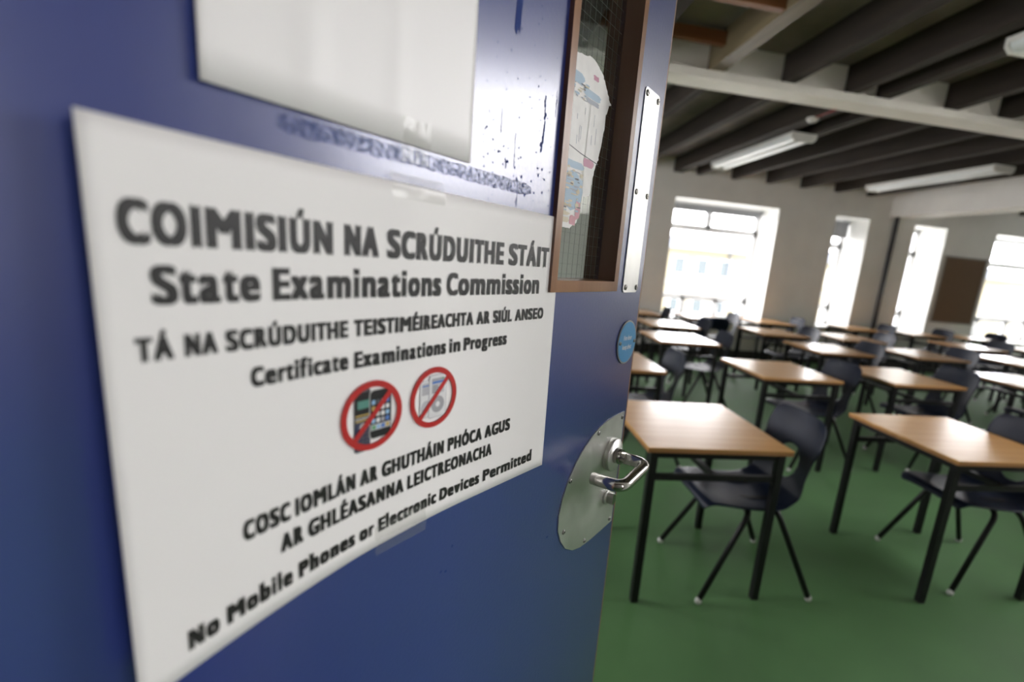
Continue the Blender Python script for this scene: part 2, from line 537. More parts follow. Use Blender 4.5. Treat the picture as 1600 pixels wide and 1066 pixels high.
tag(obj('wall_pipe', bm, MT['pipe']), 'dark vertical pipe on the back wall under the white bulkhead', 'pipe')

# cork board
cb = thing('notice_board', 'plain brown notice board on the back wall between two windows', 'notice board', (8.18, Y1 - 0.001, 0.85))
bm = BM(); box(bm, -0.40, 0.40, -0.016, 0, 0.02, 1.11)
obj('board', bm, MT['cork'], cb)
bm = BM()
for q in ((-0.42, -0.40, 0, 1.13), (0.40, 0.42, 0, 1.13), (-0.40, 0.40, 0, 0.02), (-0.40, 0.40, 1.11, 1.13)):
    box(bm, q[0], q[1], -0.024, 0, q[2], q[3])
obj('frame', bm, MT['boardframe'], cb)


# fluorescent fittings
def fitting(x, y0, y1, label):
    L = y1 - y0
    w = 0.13
    t = thing('ceiling_light', label, 'ceiling light', (x, y0, ZJ), group='strip lights under the joists')
    bm = BM(); box(bm, -w, w, 0.02, L - 0.02, -0.03, 0)
    obj('body', bm, MT['lamp_body'], t, bevel=0.004)
    for s in (-1, 1):
        bm = BM()
        pr = [(s * w * 0.5 + 0.058 * math.cos(a_), -0.03 - 0.042 * math.sin(a_)) for a_ in [PI * k / 14 for k in range(15)]]
        prism(bm, pr, 0.02, L - 0.02)
        obj('diffuser', bm, MT['lamp_diff'], t)
    for ya, yb in ((0, 0.022), (L - 0.022, L)):
        bm = BM()
        prism(bm, [(-w - 0.004, 0), (-w - 0.004, -0.05), (-w + 0.03, -0.08), (w - 0.03, -0.08), (w + 0.004, -0.05), (w + 0.004, 0)], ya, yb)
        obj('end_cap', bm, MT['lamp_body'], t)


fitting(3.075, 5.02, 6.85, 'unlit white strip light under the joists near the wide window')
fitting(5.53, 5.12, 7.05, 'unlit white strip light close beside the white bulkhead')
fitting(2.93, 0.90, 2.78, 'unlit white strip light on the door side of the white steel beam')
fitting(7.86, 5.15, 7.00, 'unlit white strip light beyond the white bulkhead above the brown notice board')

sd = thing('smoke_detector', 'small round white smoke detector under a dark joist', 'smoke detector', (2.84, 4.56, ZJ))
bm = BM()
tube(bm, [(0, 0, 0), (0, 0, -0.012), (0, 0, -0.012), (0, 0, -0.028), (0, 0, -0.036)], 0.05, 24, rads=[0.052, 0.052, 0.046, 0.040, 0.024])
obj('housing', bm, MT['lamp_body'], sd)
bm = BM(); tube(bm, [(0, 0, -0.034), (0, 0, -0.042)], 0.014, 16)
obj('sensor_cap', bm, MT['blind'], sd)
bm = BM(); box(bm, 2.80, 2.875, 4.05, Y1, ZJ, ZC)
obj('ceiling_beam', bm, MT['joist'], kind='structure')
bm = BM(); tube(bm, [(2.84, 4.51, ZJ - 0.005), (2.84, 4.30, ZJ - 0.005), (2.84, 4.12, ZJ - 0.006)], 0.006, 8)
tag(obj('alarm_cable', bm, MT['cable_red']), 'short red cable running from the smoke detector along the joist', 'cable')

# ------------------------------------------------------------------ outside
bm = BM(); box(bm, -40, 90, 9.2, 90, -4.2, -4.0)
obj('ground_outside', bm, MT['pave'], kind='structure')
bt = thing('school_building', 'cream building with grey eave seen through the wide window', 'building', (15, 30, -4.0))
bm = BM(); box(bm, -9, 30, 0, 8, 0, 6.5)
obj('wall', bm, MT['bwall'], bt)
bm = BM(); box(bm, -9.4, 30.4, -0.6, 8.4, 6.5, 7.15)
obj('eave', bm, MT['broof'], bt)
bm = BM(); box(bm, -9, 30, -0.06, 0, 4.35, 4.8)
obj('stone_band', bm, MT['bband'], bt)
for fl in (0, 1):
    for k in range(13):
        x = -3.6 + k * 1.45
        z = 5.0 if fl else 2.75
        bm = BM(); box(bm, x, x + 0.82, -0.04, 0.04, z, z + 1.08)
        wo = obj('window', bm, MT['frame_white'], bt)
        bm = BM(); box(bm, x + 0.08, x + 0.74, -0.05, -0.042, z + 0.08, z + 1.0)
        obj('window_glass', bm, MT['bglass'], wo)
bm = BM(); tube(bm, [(-0.1, -0.1, 0), (-0.1, -0.1, 6.5)], 0.06, 10)
obj('drainpipe', bm, MT['broof'], bt)

# ------------------------------------------------------------------ desks
DH = 0.69
DWX, DWY = 0.61, 0.66


def make_desk():
    t = thing('exam_desk', '', 'desk')
    bm = BM(); box(bm, 0, DWX, 0, DWY, DH - 0.006, DH)
    obj('tabletop', bm, MT['top'], t, bevel=0.0015)
    bm = BM(); box(bm, 0.001, DWX - 0.001, 0.001, DWY - 0.001, DH - 0.021, DH - 0.006)
    e = obj('edge_band', bm, MT['edge'], t)
    q = 0.014
    for x, y in ((0.02, 0.02), (DWX - 0.05, 0.02), (0.02, DWY - 0.05), (DWX - 0.05, DWY - 0.05)):
        bm = BM(); box(bm, x, x + 0.03, y, y + 0.03, 0.006, DH - 0.021)
        l = obj('leg', bm, MT['black'], t, bevel=0.003)
        bm = BM(); box(bm, x + 0.001, x + 0.029, y + 0.001, y + 0.029, 0.0, 0.008)
        obj('foot_cap', bm, MT['slot'], l)
    bm = BM()
    for y in (0.026, DWY - 0.044):
        box(bm, 0.05, DWX - 0.05, y, y + 0.018, DH - 0.051, DH - 0.021)
    for x in (0.026, DWX - 0.044):
        box(bm, x, x + 0.018, 0.05, DWY - 0.05, DH - 0.051, DH - 0.021)
    obj('apron_frame', bm, MT['black'], t)
    for y in (0.024, DWY - 0.044):
        bm = BM(); box(bm, 0.05, DWX - 0.05, y, y + 0.02, 0.545, 0.57)
        obj('stretcher', bm, MT['black'], t, bevel=0.003)
    bm = BM(); box(bm, DWX * 0.5 - 0.012, DWX * 0.5 + 0.012, 0.044, DWY - 0.044, 0.546, 0.569)
    obj('stretcher', bm, MT['black'], t, bevel=0.003)
    return t


# ------------------------------------------------------------------ chairs (face -x)
def make_chair():
    t = thing('school_chair', '', 'chair')
    prof = [(-0.265, 0.405), (-0.258, 0.428), (-0.235, 0.438), (-0.17, 0.436), (-0.09, 0.427), (-0.01, 0.420), (0.06, 0.421),
            (0.115, 0.432), (0.152, 0.458), (0.170, 0.50), (0.182, 0.56), (0.196, 0.625), (0.212, 0.69), (0.224, 0.735), (0.234, 0.788)]
    P = [Vector((x, 0, z)) for x, z in prof]
    acc = [0]
    for A, B in zip(P, P[1:]):
        acc.append(acc[-1] + (B - A).length)
    tot = acc[-1]

    def path(s):
        d = s * tot
        for i in range(len(acc) - 1):
            if d <= acc[i + 1] or i == len(acc) - 2:
                f = (d - acc[i]) / (acc[i + 1] - acc[i])
                return P[i].lerp(P[i + 1], min(max(f, 0), 1))

    wk = [(0, 0.17), (0.04, 0.195), (0.2, 0.208), (0.42, 0.207), (0.55, 0.198), (0.68, 0.186), (0.76, 0.190), (0.88, 0.204), (0.94, 0.198), (0.975, 0.180), (1.0, 0.145)]

    def wid(s):
        for (a_, wa), (b_, wb) in zip(wk, wk[1:]):
            if s <= b_:
                f = (s - a_) / (b_ - a_)
                f = f * f * (3 - 2 * f)
                return wa + (wb - wa) * f
        return wk[-1][1]
    NS, NT = 44, 20
    SCN, SR, TR = 0.705, 0.095, 0.45       # lumbar opening, in path and half-width units
    bm = BM()
    g = {}

    def place(s, tt):
        c = path(s)
        w = wid(s)
        dish = 0.016 * (1 - tt * tt)
        x, z = c.x, c.z
        if s < 0.5:
            z -= dish * min(1, s / 0.15)
            z -= 0.010 * abs(tt) ** 4
        else:
            k = min(1, (s - 0.5) / 0.15)
            x += (dish - 0.016) * k + 0.012 * k * (1 - tt * tt)
            z -= dish * (1 - k)
        return Vector((x, w * tt, z))
    for i in range(NS + 1):
        for j in range(NT + 1):
            s, tt = i / NS, -1 + 2 * j / NT
            ds, dt = (s - SCN) / SR, tt / TR
            rr = math.hypot(ds, dt)
            inside = rr < 1
            if 0.72 < rr < 1.28 and rr > 0:
                ss, t2 = SCN + ds / rr * SR, dt / rr * TR
                if inside or rr < 1.16:
                    s, tt = ss, t2
                    inside = False
            g[i, j] = (bm.verts.new(place(s, tt)), inside)
    for i in range(NS):
        for j in range(NT):
            q = [g[i, j], g[i + 1, j], g[i + 1, j + 1], g[i, j + 1]]
            if any(k[1] for k in q):
                continue
            sm = (i + 0.5) / NS
            tm = -1 + 2 * (j + 0.5) / NT
            if math.hypot((sm - SCN) / SR, tm / TR) < 0.96:
                continue
            try:
                bm.faces.new([k[0] for k in q])
            except ValueError:
                pass
    bmesh.ops.delete(bm, geom=[v for v in bm.verts if not v.link_faces], context='VERTS')
    bmesh.ops.remove_doubles(bm, verts=bm.verts, dist=0.0006)
    o = obj('seat_shell', bm, MT['shell'], t, smooth=True)
    md = o.modifiers.new('thick', 'SOLIDIFY')
    md.thickness = 0.0075
    md.offset = 0
    md2 = o.modifiers.new('soft', 'SUBSURF')
    md2.levels = md2.render_levels = 1
    bpy.context.view_layer.update()
    dg = bpy.context.evaluated_depsgraph_get()
    me = bpy.data.meshes.new_from_object(o.evaluated_get(dg))
    o.modifiers.clear()
    o.data = me
    for p in me.polygons:
        p.use_smooth = True
    for xf, xt, zt in ((-0.255, -0.045, 0.398), (0.255, 0.065, 0.398)):
        bm = BM()
        xm = xt + (xf - xt) * 0.02
        tube(bm, bend([(xf, -0.235, 0.012), (xm, -0.168, zt), (xt, 0, zt), (xm, 0.168, zt), (xf, 0.235, 0.012)][0:1]
                      + [(xm, -0.172, zt), (xm, 0.172, zt), (xf, 0.235, 0.012)], 0.06, 7), 0.0125, 12)
        l = obj('leg_frame', bm, MT['black'], t)
        for sy in (-1, 1):
            bm = BM()
            tube(bm, [(xf, sy * 0.235, 0.0), (xf, sy * 0.235, 0.006), (xf, sy * 0.235, 0.016), (xf - xf * 0.02, sy * 0.234, 0.026)], 0.013, 12,
                 rads=[0.010, 0.0145, 0.0145, 0.009])
            obj('glide', bm, MT['glide'], l)
    for sy in (-1, 1):
        bm = BM(); box(bm, -0.07, 0.09, sy * 0.085 - 0.015, sy * 0.085 + 0.015, 0.398, 0.414)
        obj('seat_bracket', bm, MT['black'], t)
    return t


desk0, chair0 = make_desk(), make_chair()
used = [0]
ORD = ['first', 'second', 'third', 'fourth', 'fifth', 'sixth']
ROWS = [
    [(0.675, 1.765), (2.00, 1.715)],
    [(0.655, 3.165), (1.965, 3.165), (3.015, 3.195), (4.33, 3.26)],
    [(1.705, 4.53), (3.345, 4.50), (4.515, 4.555), (5.72, 4.51)],
    [(2.03, 5.74), (3.40, 5.645), (4.48, 5.66), (6.31, 5.68), (7.40, 5.70)],
    [(2.01, 7.06), (3.00, 6.94), (4.12, 7.02), (5.70, 7.04), (6.67, 6.95), (7.72, 6.98)],
]
RN = ['front row nearest the open door', 'second row from the door', 'third row from the door', 'fourth row from the door', 'back row under the windows']
DLAB = {
    (0, 0): 'wood topped exam desk standing just beyond the door handle in the front row',
    (0, 1): 'wood topped exam desk of the front row, cut off by the frame edge',
}
CLAB = {
    (0, 0): 'navy plastic chair tucked under the desk just beyond the door handle',
    (0, 1): 'navy plastic chair under the front row desk cut off by the frame edge',
}
rnd = random.Random(4)
for r, row in enumerate(ROWS):
    for k, (x, y) in enumerate(row):
        dl = DLAB.get((r, k), 'wood topped exam desk, %s along the %s' % (ORD[k], RN[r]))
        cl = CLAB.get((r, k), 'navy plastic chair at the %s desk along the %s' % (ORD[k], RN[r]))
        cx, cy, cr = x + 0.565 + rnd.uniform(-0.02, 0.02), y + 0.265, rnd.uniform(-0.05, 0.05)
        if (r, k) == (0, 0):
            cx, cy, cr = 1.24, 2.01, 0.0
        if (r, k) == (0, 1):
            cx, cy, cr = 2.50, 2.02, -0.03
        if (r, k) == (0, 0):
            desk0.location = (x, y, 0)
            tag(desk0, dl, 'desk', 'exam desks in rows')
            chair0.location = (cx, cy, 0)
            chair0.rotation_euler = (0, 0, cr)
            tag(chair0, cl, 'chair', 'navy chairs at the desks')
        else:
            dup(desk0, (x, y, 0), 0, dl, 'exam desks in rows')
            dup(chair0, (cx, cy, 0), cr, cl, 'navy chairs at the desks')
dup(chair0, (3.10, 6.50, 0), -1.75, 'navy plastic chair turned with its holed back showing against the wide window', 'navy chairs at the desks')

# ------------------------------------------------------------------ the door
ANG = math.radians(90 - 40.0200861)
UX = Vector((math.cos(ANG), math.sin(ANG), 0))       # along the door, hinge -> free edge
NX = Vector((math.sin(ANG), -math.cos(ANG), 0))      # out of the face that carries the poster
DD = 0.31606161
ORG = Vector((EYE.x, EYE.y, 0)) - NX * DD


def on_door(name, label, cat, u, z, w=0.0, group=None):
    return thing(name, label, cat, ORG + UX * u + NX * w + Vector((0, 0, z)), ANG, group)


UE, UH = 0.777, -0.135
FU0, FU1, FZ0, FZ1 = 0.4965, 0.673, 1.3205, 1.98     # outer outline of the vision panel frame
IU0, IU1, IZ0, IZ1 = 0.5095, 0.661, 1.334, 1.967     # clear opening
door = on_door('door_1', 'blue painted classroom door standing open with a white poster taped on it', 'door', 0, 0)
door['kind'] = 'structure'
bm = BM()
th = 0.044
hu0, hu1, hz0, hz1 = IU0 - 0.004, IU1 + 0.004, IZ0 - 0.004, IZ1 + 0.004
box(bm, UH, hu0, 0, th, 0.008, 2.03)
box(bm, hu1, UE - 0.004, 0, th, 0.008, 2.03)
box(bm, hu0, hu1, 0, th, 0.008, hz0)
box(bm, hu0, hu1, 0, th, hz1, 2.03)
obj('door_leaf', bm, MT['door'], door)
bm = BM(); box(bm, UE - 0.004, UE, 0.0002, th - 0.0002, 0.008, 2.03)
obj('edge_lipping', bm, MT['lip'], door)
# vision panel frame: mitred beads
P_ = 0.0055


def bead(bm, quad_out, quad_in):
    """front ring between outer and inner outlines plus its outer and inner sides; (u, z) lists, y = -w"""
    n = 4
    A = [bm.verts.new((u_, 0.0, z_)) for u_, z_ in quad_out]
    B = [bm.verts.new((u_, -P_, z_)) for u_, z_ in quad_out]
    C = [bm.verts.new((u_, -P_, z_)) for u_, z_ in quad_in]
    D = [bm.verts.new((u_, th, z_)) for u_, z_ in quad_in]
    for k in range(n):
        j = (k + 1) % n
        bm.faces.new((A[k], A[j], B[j], B[k])).material_index = 1
        bm.faces.new((B[k], B[j], C[j], C[k])).material_index = 0
        bm.faces.new((C[k], C[j], D[j], D[k])).material_index = (0 if k == 0 else 1)  # bottom face keeps the lit tone, the others the shaded one


bm = BM()
bead(bm, [(FU0, FZ0), (FU1, FZ0), (FU1, FZ1), (FU0, FZ1)], [(IU0, IZ0), (IU1, IZ0), (IU1, IZ1), (IU0, IZ1)])
obj('vision_panel_frame', bm, [MT['vframe'], MT['vframe_shade']], door)
GY = 0.020
bm = BM(); box(bm, IU0, IU1, GY, GY + 0.006, IZ0, IZ1)
gl = obj('glass', bm, MT['wglass'], door)
bm = BM()
s_ = 0.0127
k = IU0 + 0.004
while k < IU1:
    box(bm, k - 0.00013, k + 0.00013, GY + 0.0028, GY + 0.0032, IZ0, IZ1); k += s_
k = IZ0 + 0.006
while k < IZ1:
    box(bm, IU0, IU1, GY + 0.0028, GY + 0.0032, k - 0.00013, k + 0.00013); k += s_
obj('wire_mesh', bm, MT['wire'], gl)


def screw(parent, u, z, w, r=0.0042, m='screw', slot=True):
    bm = BM()
    n = 20
    tube(bm, [(u, -w, z), (u, -w - 0.0012, z), (u, -w - 0.0019, z)], r, n, rads=[r, r * 0.95, r * 0.6])
    s = obj('screw', bm, MT[m], parent, smooth=False)
    bm = BM()
    a_ = (u * 977 + z * 431) % PI
    dx, dz = math.cos(a_) * r * 0.62, math.sin(a_) * r * 0.62
    px, pz = -math.sin(a_) * r * 0.13, math.cos(a_) * r * 0.13
    prism(bm, [(u - dx - px, z - dz - pz), (u + dx - px, z + dz - pz), (u + dx + px, z + dz + pz), (u - dx + px, z - dz + pz)], -w - 0.0021, -w - 0.0017)
    obj('slot', bm, MT['slot'], s)


def rounded(u0, u1, z0, z1, r, n=5):
    out = []
    for cx, cz, a0 in ((u1 - r, z0 + r, -PI / 2), (u1 - r, z1 - r, 0), (u0 + r, z1 - r, PI / 2), (u0 + r, z0 + r, PI)):
        for k in range(n + 1):
            a_ = a0 + PI / 2 * k / n
            out.append((cx + r * math.cos(a_), cz + r * math.sin(a_)))
    return out


# push plate
bm = BM(); prism(bm, rounded(0.701, 0.7545, 1.3180, 1.5955, 0.007), -0.0016, 0)
pp = obj('push_plate', bm, MT['steel'], door)
for u_, z_ in ((0.7075, 1.588), (0.7470, 1.5875), (0.7085, 1.4600), (0.7485, 1.4590), (0.7095, 1.3255), (0.7490, 1.3255)):
    screw(pp, u_, z_, 0.0016, 0.0042)
# handle plate, D shaped
out = [(0.7645, 1.1225), (0.735, 1.1222), (0.7048, 1.1205), (0.678, 1.1165), (0.6552, 1.1085), (0.632, 1.0955), (0.6105, 1.0790), (0.593, 1.0580), (0.5812, 1.0345), (0.5752, 1.0110),
       (0.5770, 0.9870), (0.5875, 0.9660), (0.6042, 0.9470), (0.6268, 0.9335), (0.6527, 0.9262), (0.6878, 0.9240), (0.7243, 0.9240), (0.7645, 0.9245)]
bm = BM(); prism(bm, out, -0.0018, 0)
hp = obj('kick_plate', bm, MT['steel'], door)
hp.name = 'handle_plate'
for u_, z_ in ((0.7565, 1.1145), (0.6738, 1.1075), (0.5975, 1.0560), (0.5930, 0.9790), (0.6642, 0.9325), (0.7540, 0.9330)):
    screw(hp, u_, z_, 0.0018, 0.0036)
# lever handle with rose
HU, HZ = 0.7275, 1.0590
bm = BM()
tube(bm, [(HU, -0.0018, HZ), (HU, -0.009, HZ), (HU, -0.0108, HZ), (HU, -0.0110, HZ)], 0.027, 40, rads=[0.027, 0.027, 0.0255, 0.0])
rose = obj('rose', bm, MT['steel'], door)
bm = BM()
tube(bm, [(HU, -0.0105, HZ), (HU, -0.022, HZ)], 0.0125, 28)
obj('neck_collar', bm, MT['steel_b'], rose)
bm = BM()
tube(bm, bend([(HU, -0.016, HZ), (HU, -0.0645, HZ - 0.001), (HU - 0.091, -0.0645, HZ - 0.007), (HU - 0.089, -0.016, HZ - 0.008)], 0.019, 10), 0.0092, 24)
obj('lever_handle', bm, MT['steel_b'], door)
# snib below
bm = BM()
tube(bm, [(0.7285, -0.0018, 0.9835), (0.7285, -0.006, 0.9835), (0.7285, -0.0062, 0.9835)], 0.0125, 28, rads=[0.0125, 0.0125, 0.010])
sn = obj('lock_escutcheon', bm, MT['steel'], door)
bm = BM(); prism(bm, rounded(0.7225, 0.7345, 0.974, 0.993, 0.005), -0.017, -0.006)
obj('thumb_turn', bm, MT['steel_b'], sn)
# round fire door sign
SU, SZ, SR_ = 0.7385, 1.2410, 0.0340
bm = BM(); disc(bm, SU, SZ, SR_, -0.0022, 0, 48)
sg = obj('fire_door_sign', bm, MT['plaque_rim'], door)
bm = BM(); disc(bm, SU, SZ, SR_ - 0.0022, -0.0027, -0.0022, 48)
obj('sign_face', bm, MT['plaque'], sg)
for su in (-1, 1):
    screw(sg, SU + su * 0.0265, SZ, 0.0024, 0.0030, 'screw')


# lettering ---------------------------------------------------------------
ADV = dict(A=612, B=580, C=560, D=655, E=505, F=490, G=640, H=665, I=290, J=390, K=610, L=485, M=830, N=660, O=680, P=550, R=565, S=500, T=505, U=645, V=600,
           a=505, b=565, c=440, d=565, e=520, f=335, g=560, h=565, i=272, j=280, k=540, l=272, m=845, n=565, o=555, p=565, r=380, s=420, t=355, u=565, v=500, w=740, x=500, y=500)
BASE = {'Á': 'A', 'É': 'E', 'Í': 'I', 'Ó': 'O', 'Ú': 'U'}
STEM_L, STEM_R = 'BDEFHIKLMNPRUbhijklmnpru', 'HIMNUadghijlmnqu'
ROUND_L, ROUND_R = 'CGOQacdegoq', 'DOQbeops'
_glyphs = {}


def glyph(ch):
    if ch not in _glyphs:
        d = bpy.data.curves.new('letter', 'FONT')
        d.body = ch
        d.resolution_u = 4
        d.fill_mode = 'BOTH'
        o = bpy.data.objects.new('letter', d)
        COL.objects.link(o)
        bpy.context.view_layer.update()
        me = bpy.data.meshes.new_from_object(o.evaluated_get(bpy.context.evaluated_depsgraph_get()))
        V = [(v.co.x, v.co.y) for v in me.vertices]
        F = [tuple(p.vertices) for p in me.polygons]
        bpy.data.objects.remove(o)
        bpy.data.meshes.remove(me)
        bpy.data.curves.remove(d)
        _glyphs[ch] = (V, F)
    return _glyphs[ch]


def word_shape(text, W, cap, off, x0_=0.0, z0_=0.0):
    """condensed bold letter faces, W wide over the ink, capitals cap high; returns (verts, faces) in metres"""
    pen, cells = 0.0, []
    XH = max(v[1] for v in glyph('x')[0])
    ASC = max(v[1] for v in glyph('l')[0])
    for ch in text:
        b_ = BASE.get(ch, ch)
        if ch == ' ':
            pen += 230
            continue
        ls = 46 if b_ in STEM_L else (22 if b_ in ROUND_L else 4)
        rs = 42 if b_ in STEM_R else (22 if b_ in ROUND_R else 4)
        cells.append((ch, pen + ls, pen + ADV[b_] - rs))
        pen += ADV[b_]
    a_, b_ = cells[0][1], cells[-1][2]
    k_ = W / (b_ - a_)
    ox, oz = off, off * 0.62
    sy = (cap - 2 * oz) / 0.729
    vs, fs = [], []
    for ch, g0, g1 in cells:
        V, F = glyph(ch)
        BV, _ = glyph(BASE.get(ch, ch))
        xa, xb = min(v[0] for v in BV), max(v[0] for v in BV)
        u0, u1 = x0_ + (g0 - a_) * k_, x0_ + (g1 - a_) * k_
        o2 = min(ox, (u1 - u0) * 0.3)
        shift = 0.0
        if ch != BASE.get(ch, ch):                       # accented letters: keep the base letter's frame
            lowV = [v for v in V if v[1] < 0.70]
            shift = min(v[0] for v in lowV) - xa if BASE[ch] != 'I' else sum(v[0] for v in lowV) / len(lowV) - (xa + xb) / 2
        sx = (u1 - u0 - 2 * o2) / max(xb - xa, 1e-4)
        sx_acc = sx if BASE.get(ch, ch) != 'I' else 0.75 * sy
        for k, (jx, jz) in enumerate(((-1, -1), (1, -1), (1, 1), (-1, 1), (0, 0))):   # heavier strokes
            n0 = len(vs)
            for v in V:
                acc = len(BASE.get(ch, '')) and v[1] > 0.735
                s_x = sx_acc if acc else sx
                kd = 0.45 if acc else 1.0
                vy = v[1] + 0.03 if acc else v[1]
                if ch.islower():
                    xr = 1.12                                # taller x-height
                    vy = vy * xr if 0 <= vy <= XH else (XH * xr + (vy - XH) * (0.775 - XH * xr) / (ASC - XH) if vy > XH else vy)
                cx_ = (xa + xb) / 2
                x = (v[0] - shift - cx_) * s_x + (u0 + u1) / 2
                vs.append((x + jx * o2 * kd, vy * sy + oz + jz * oz * kd + z0_, k * 4e-6))
            fs += [tuple(i + n0 for i in f) for f in F]
    return vs, fs


def add_flat(bm, vs, fs, fn, mi=0):
    V = []
    for u_, z_, k_ in vs:
        x, y, z = fn(u_, z_)
        V.append(bm.verts.new((x, y - k_, z)))
    for f in fs:
        try:
            bm.faces.new([V[i] for i in f]).material_index = mi
        except ValueError:
            pass


def poly_flat(bm, pts, fn, mi=0):
    V = [bm.verts.new(fn(u_, z_)) for u_, z_ in pts]
    try:
        bm.faces.new(V).material_index = mi
    except ValueError:
        pass


bm = BM()
flat = lambda w: (lambda u_, z_: (u_, -w, z_))
add_flat(bm, *word_shape('Fire door', 0.0300, 0.0072, 0.0002, SU - 0.0150, SZ + 0.0035), flat(0.0029))
add_flat(bm, *word_shape('keep shut', 0.0330, 0.0072, 0.0002, SU - 0.0165, SZ - 0.0110), flat(0.0029))
obj('sign_lettering', bm, MT['plaque_w'], sg)

# scuffs, chips and runs on the door paint -----------------------------------
rnd = random.Random(11)


def blob(bm, u_, z_, ru, rz, w, mi=0):
    n = rnd.randint(6, 9)
    poly_flat(bm, [(u_ + ru * math.cos(2 * PI * k / n) * rnd.uniform(.6, 1.1), z_ + rz * math.sin(2 * PI * k / n) * rnd.uniform(.6, 1.1)) for k in range(n)], flat(w), mi)


bm = BM()
for k in range(75):                       # fine chips
    u_, z_ = rnd.uniform(0.372, 0.488), rnd.triangular(1.40, 1.62, 1.43)
    blob(bm, u_, z_, rnd.uniform(.0004, .0011), rnd.uniform(.0005, .0016), 0.0003)
for k in range(14):
    u_, z_ = rnd.uniform(0.40, 0.475), rnd.uniform(1.415, 1.45)
    blob(bm, u_, z_, rnd.uniform(.0009, .0017), rnd.uniform(.0012, .0028), 0.0003)
poly_flat(bm, [(0.408, 1.553), (0.412, 1.549), (0.4135, 1.556), (0.4165, 1.551), (0.4175, 1.572), (0.4185, 1.596), (0.4200, 1.612), (0.4190, 1.618), (0.4150, 1.606), (0.4115, 1.592), (0.4095, 1.572)], flat(0.0003))
for u_, z0_, z1_, wd in ((0.4075, 1.437, 1.445, .0016), (0.4285, 1.405, 1.430, .0009), (0.4665, 1.470, 1.515, .0028), (0.4650, 1.462, 1.470, .003), (0.486, 1.50, 1.525, .0008), (0.398, 1.465, 1.485, .0006), (0.4205, 1.440, 1.47, .0006)):
    n = int((z1_ - z0_) / 0.004) + 1
    for k in range(n):
        blob(bm, u_ + rnd.uniform(-1, 1) * wd * .5, z0_ + (z1_ - z0_) * (k + .5) / n, wd * rnd.uniform(.4, .8), 0.0026, 0.0003)
for u_, z_ in ((0.345, 1.0445), (0.352, 1.0415), (0.55, 0.990), (0.36, 1.066)):
    blob(bm, u_, z_, .0022, .0020, 0.0003)
obj('paint_chips', bm, MT['chip'], door)
# residue of an old tape strip under the upper sheet
bm = BM()
topz = lambda u_: 1.4290 - 0.006 * 0
N = 40
prev = None
for k in range(N + 1):
    u_ = 0.190 + (0.452 - 0.190) * k / N
    tp = min(1.0, (N - k) / 3.0 + 0.5, (k + 1) / 2.0) * 0.9 + rnd.uniform(0, 0.12)
    a_ = 1.4225 + 0.0060 * tp + rnd.uniform(-.0007, .0007)
    b_ = 1.4225 - 0.0060 * tp + rnd.uniform(-.0008, .0008)
    cur = (bm.verts.new((u_, -0.0004, a_)), bm.verts.new((u_, -0.0004, b_)))
    if prev:
        bm.faces.new((prev[0], cur[0], cur[1], prev[1]))
    prev = cur
obj('tape_residue', bm, MT['residue'], door)


# ------------------------------------------------------------------ the poster (A3, folded once, taped)
PW, PH = 0.420, 0.2975
PU, PZ = 0.0925, 1.1050


def warp(s, t):
    """poster (s, t) in metres -> local x, y, z on its own frame"""
    f = s / PW
    w = 0.0022 + 0.021 * max(0, 1 - f / 0.55) ** 2 * (1.0 - 0.3 * t / PH) + 0.0028 * max(0, 1 - abs(f - 0.47) / 0.13) * (0.4 + 0.6 * t / PH)
    w += 0.0016 * math.sin(f * 9 + 1.0) * (1 - t / PH) * f
    bow = 0.0085 * max(0, 1 - ((f - 0.5) / 0.5) ** 2) * max(0, 1 - t / PH / 0.55) ** 1.5
    lean = 0.006 * f * max(0.0, (1 - t / PH)) ** 1
    return s + 0.0 + lean, w, t + bow


def pw(off):
    def fn(s, t):
        x, w, z = warp(s, t)
        return (x, -(w + off), z)
    return fn


poster = on_door('exam_poster', 'white examination notice with black lettering taped to the blue door', 'poster', PU, PZ)
bm = BM()
NX_, NZ_ = 64, 28
g = [[bm.verts.new(pw(0)(PW * i / NX_, PH * j / NZ_)) for j in range(NZ_ + 1)] for i in range(NX_ + 1)]
for i in range(NX_):
    for j in range(NZ_):
        bm.faces.new((g[i][j], g[i + 1][j], g[i + 1][j + 1], g[i][j + 1])).smooth = True
sheet = obj('paper_sheet', bm, MT['paper'], poster)
md = sheet.modifiers.new('thick', 'SOLIDIFY')
md.thickness = 0.0002
md.offset = -1 if sheet.data.polygons[0].normal.y < 0 else 1

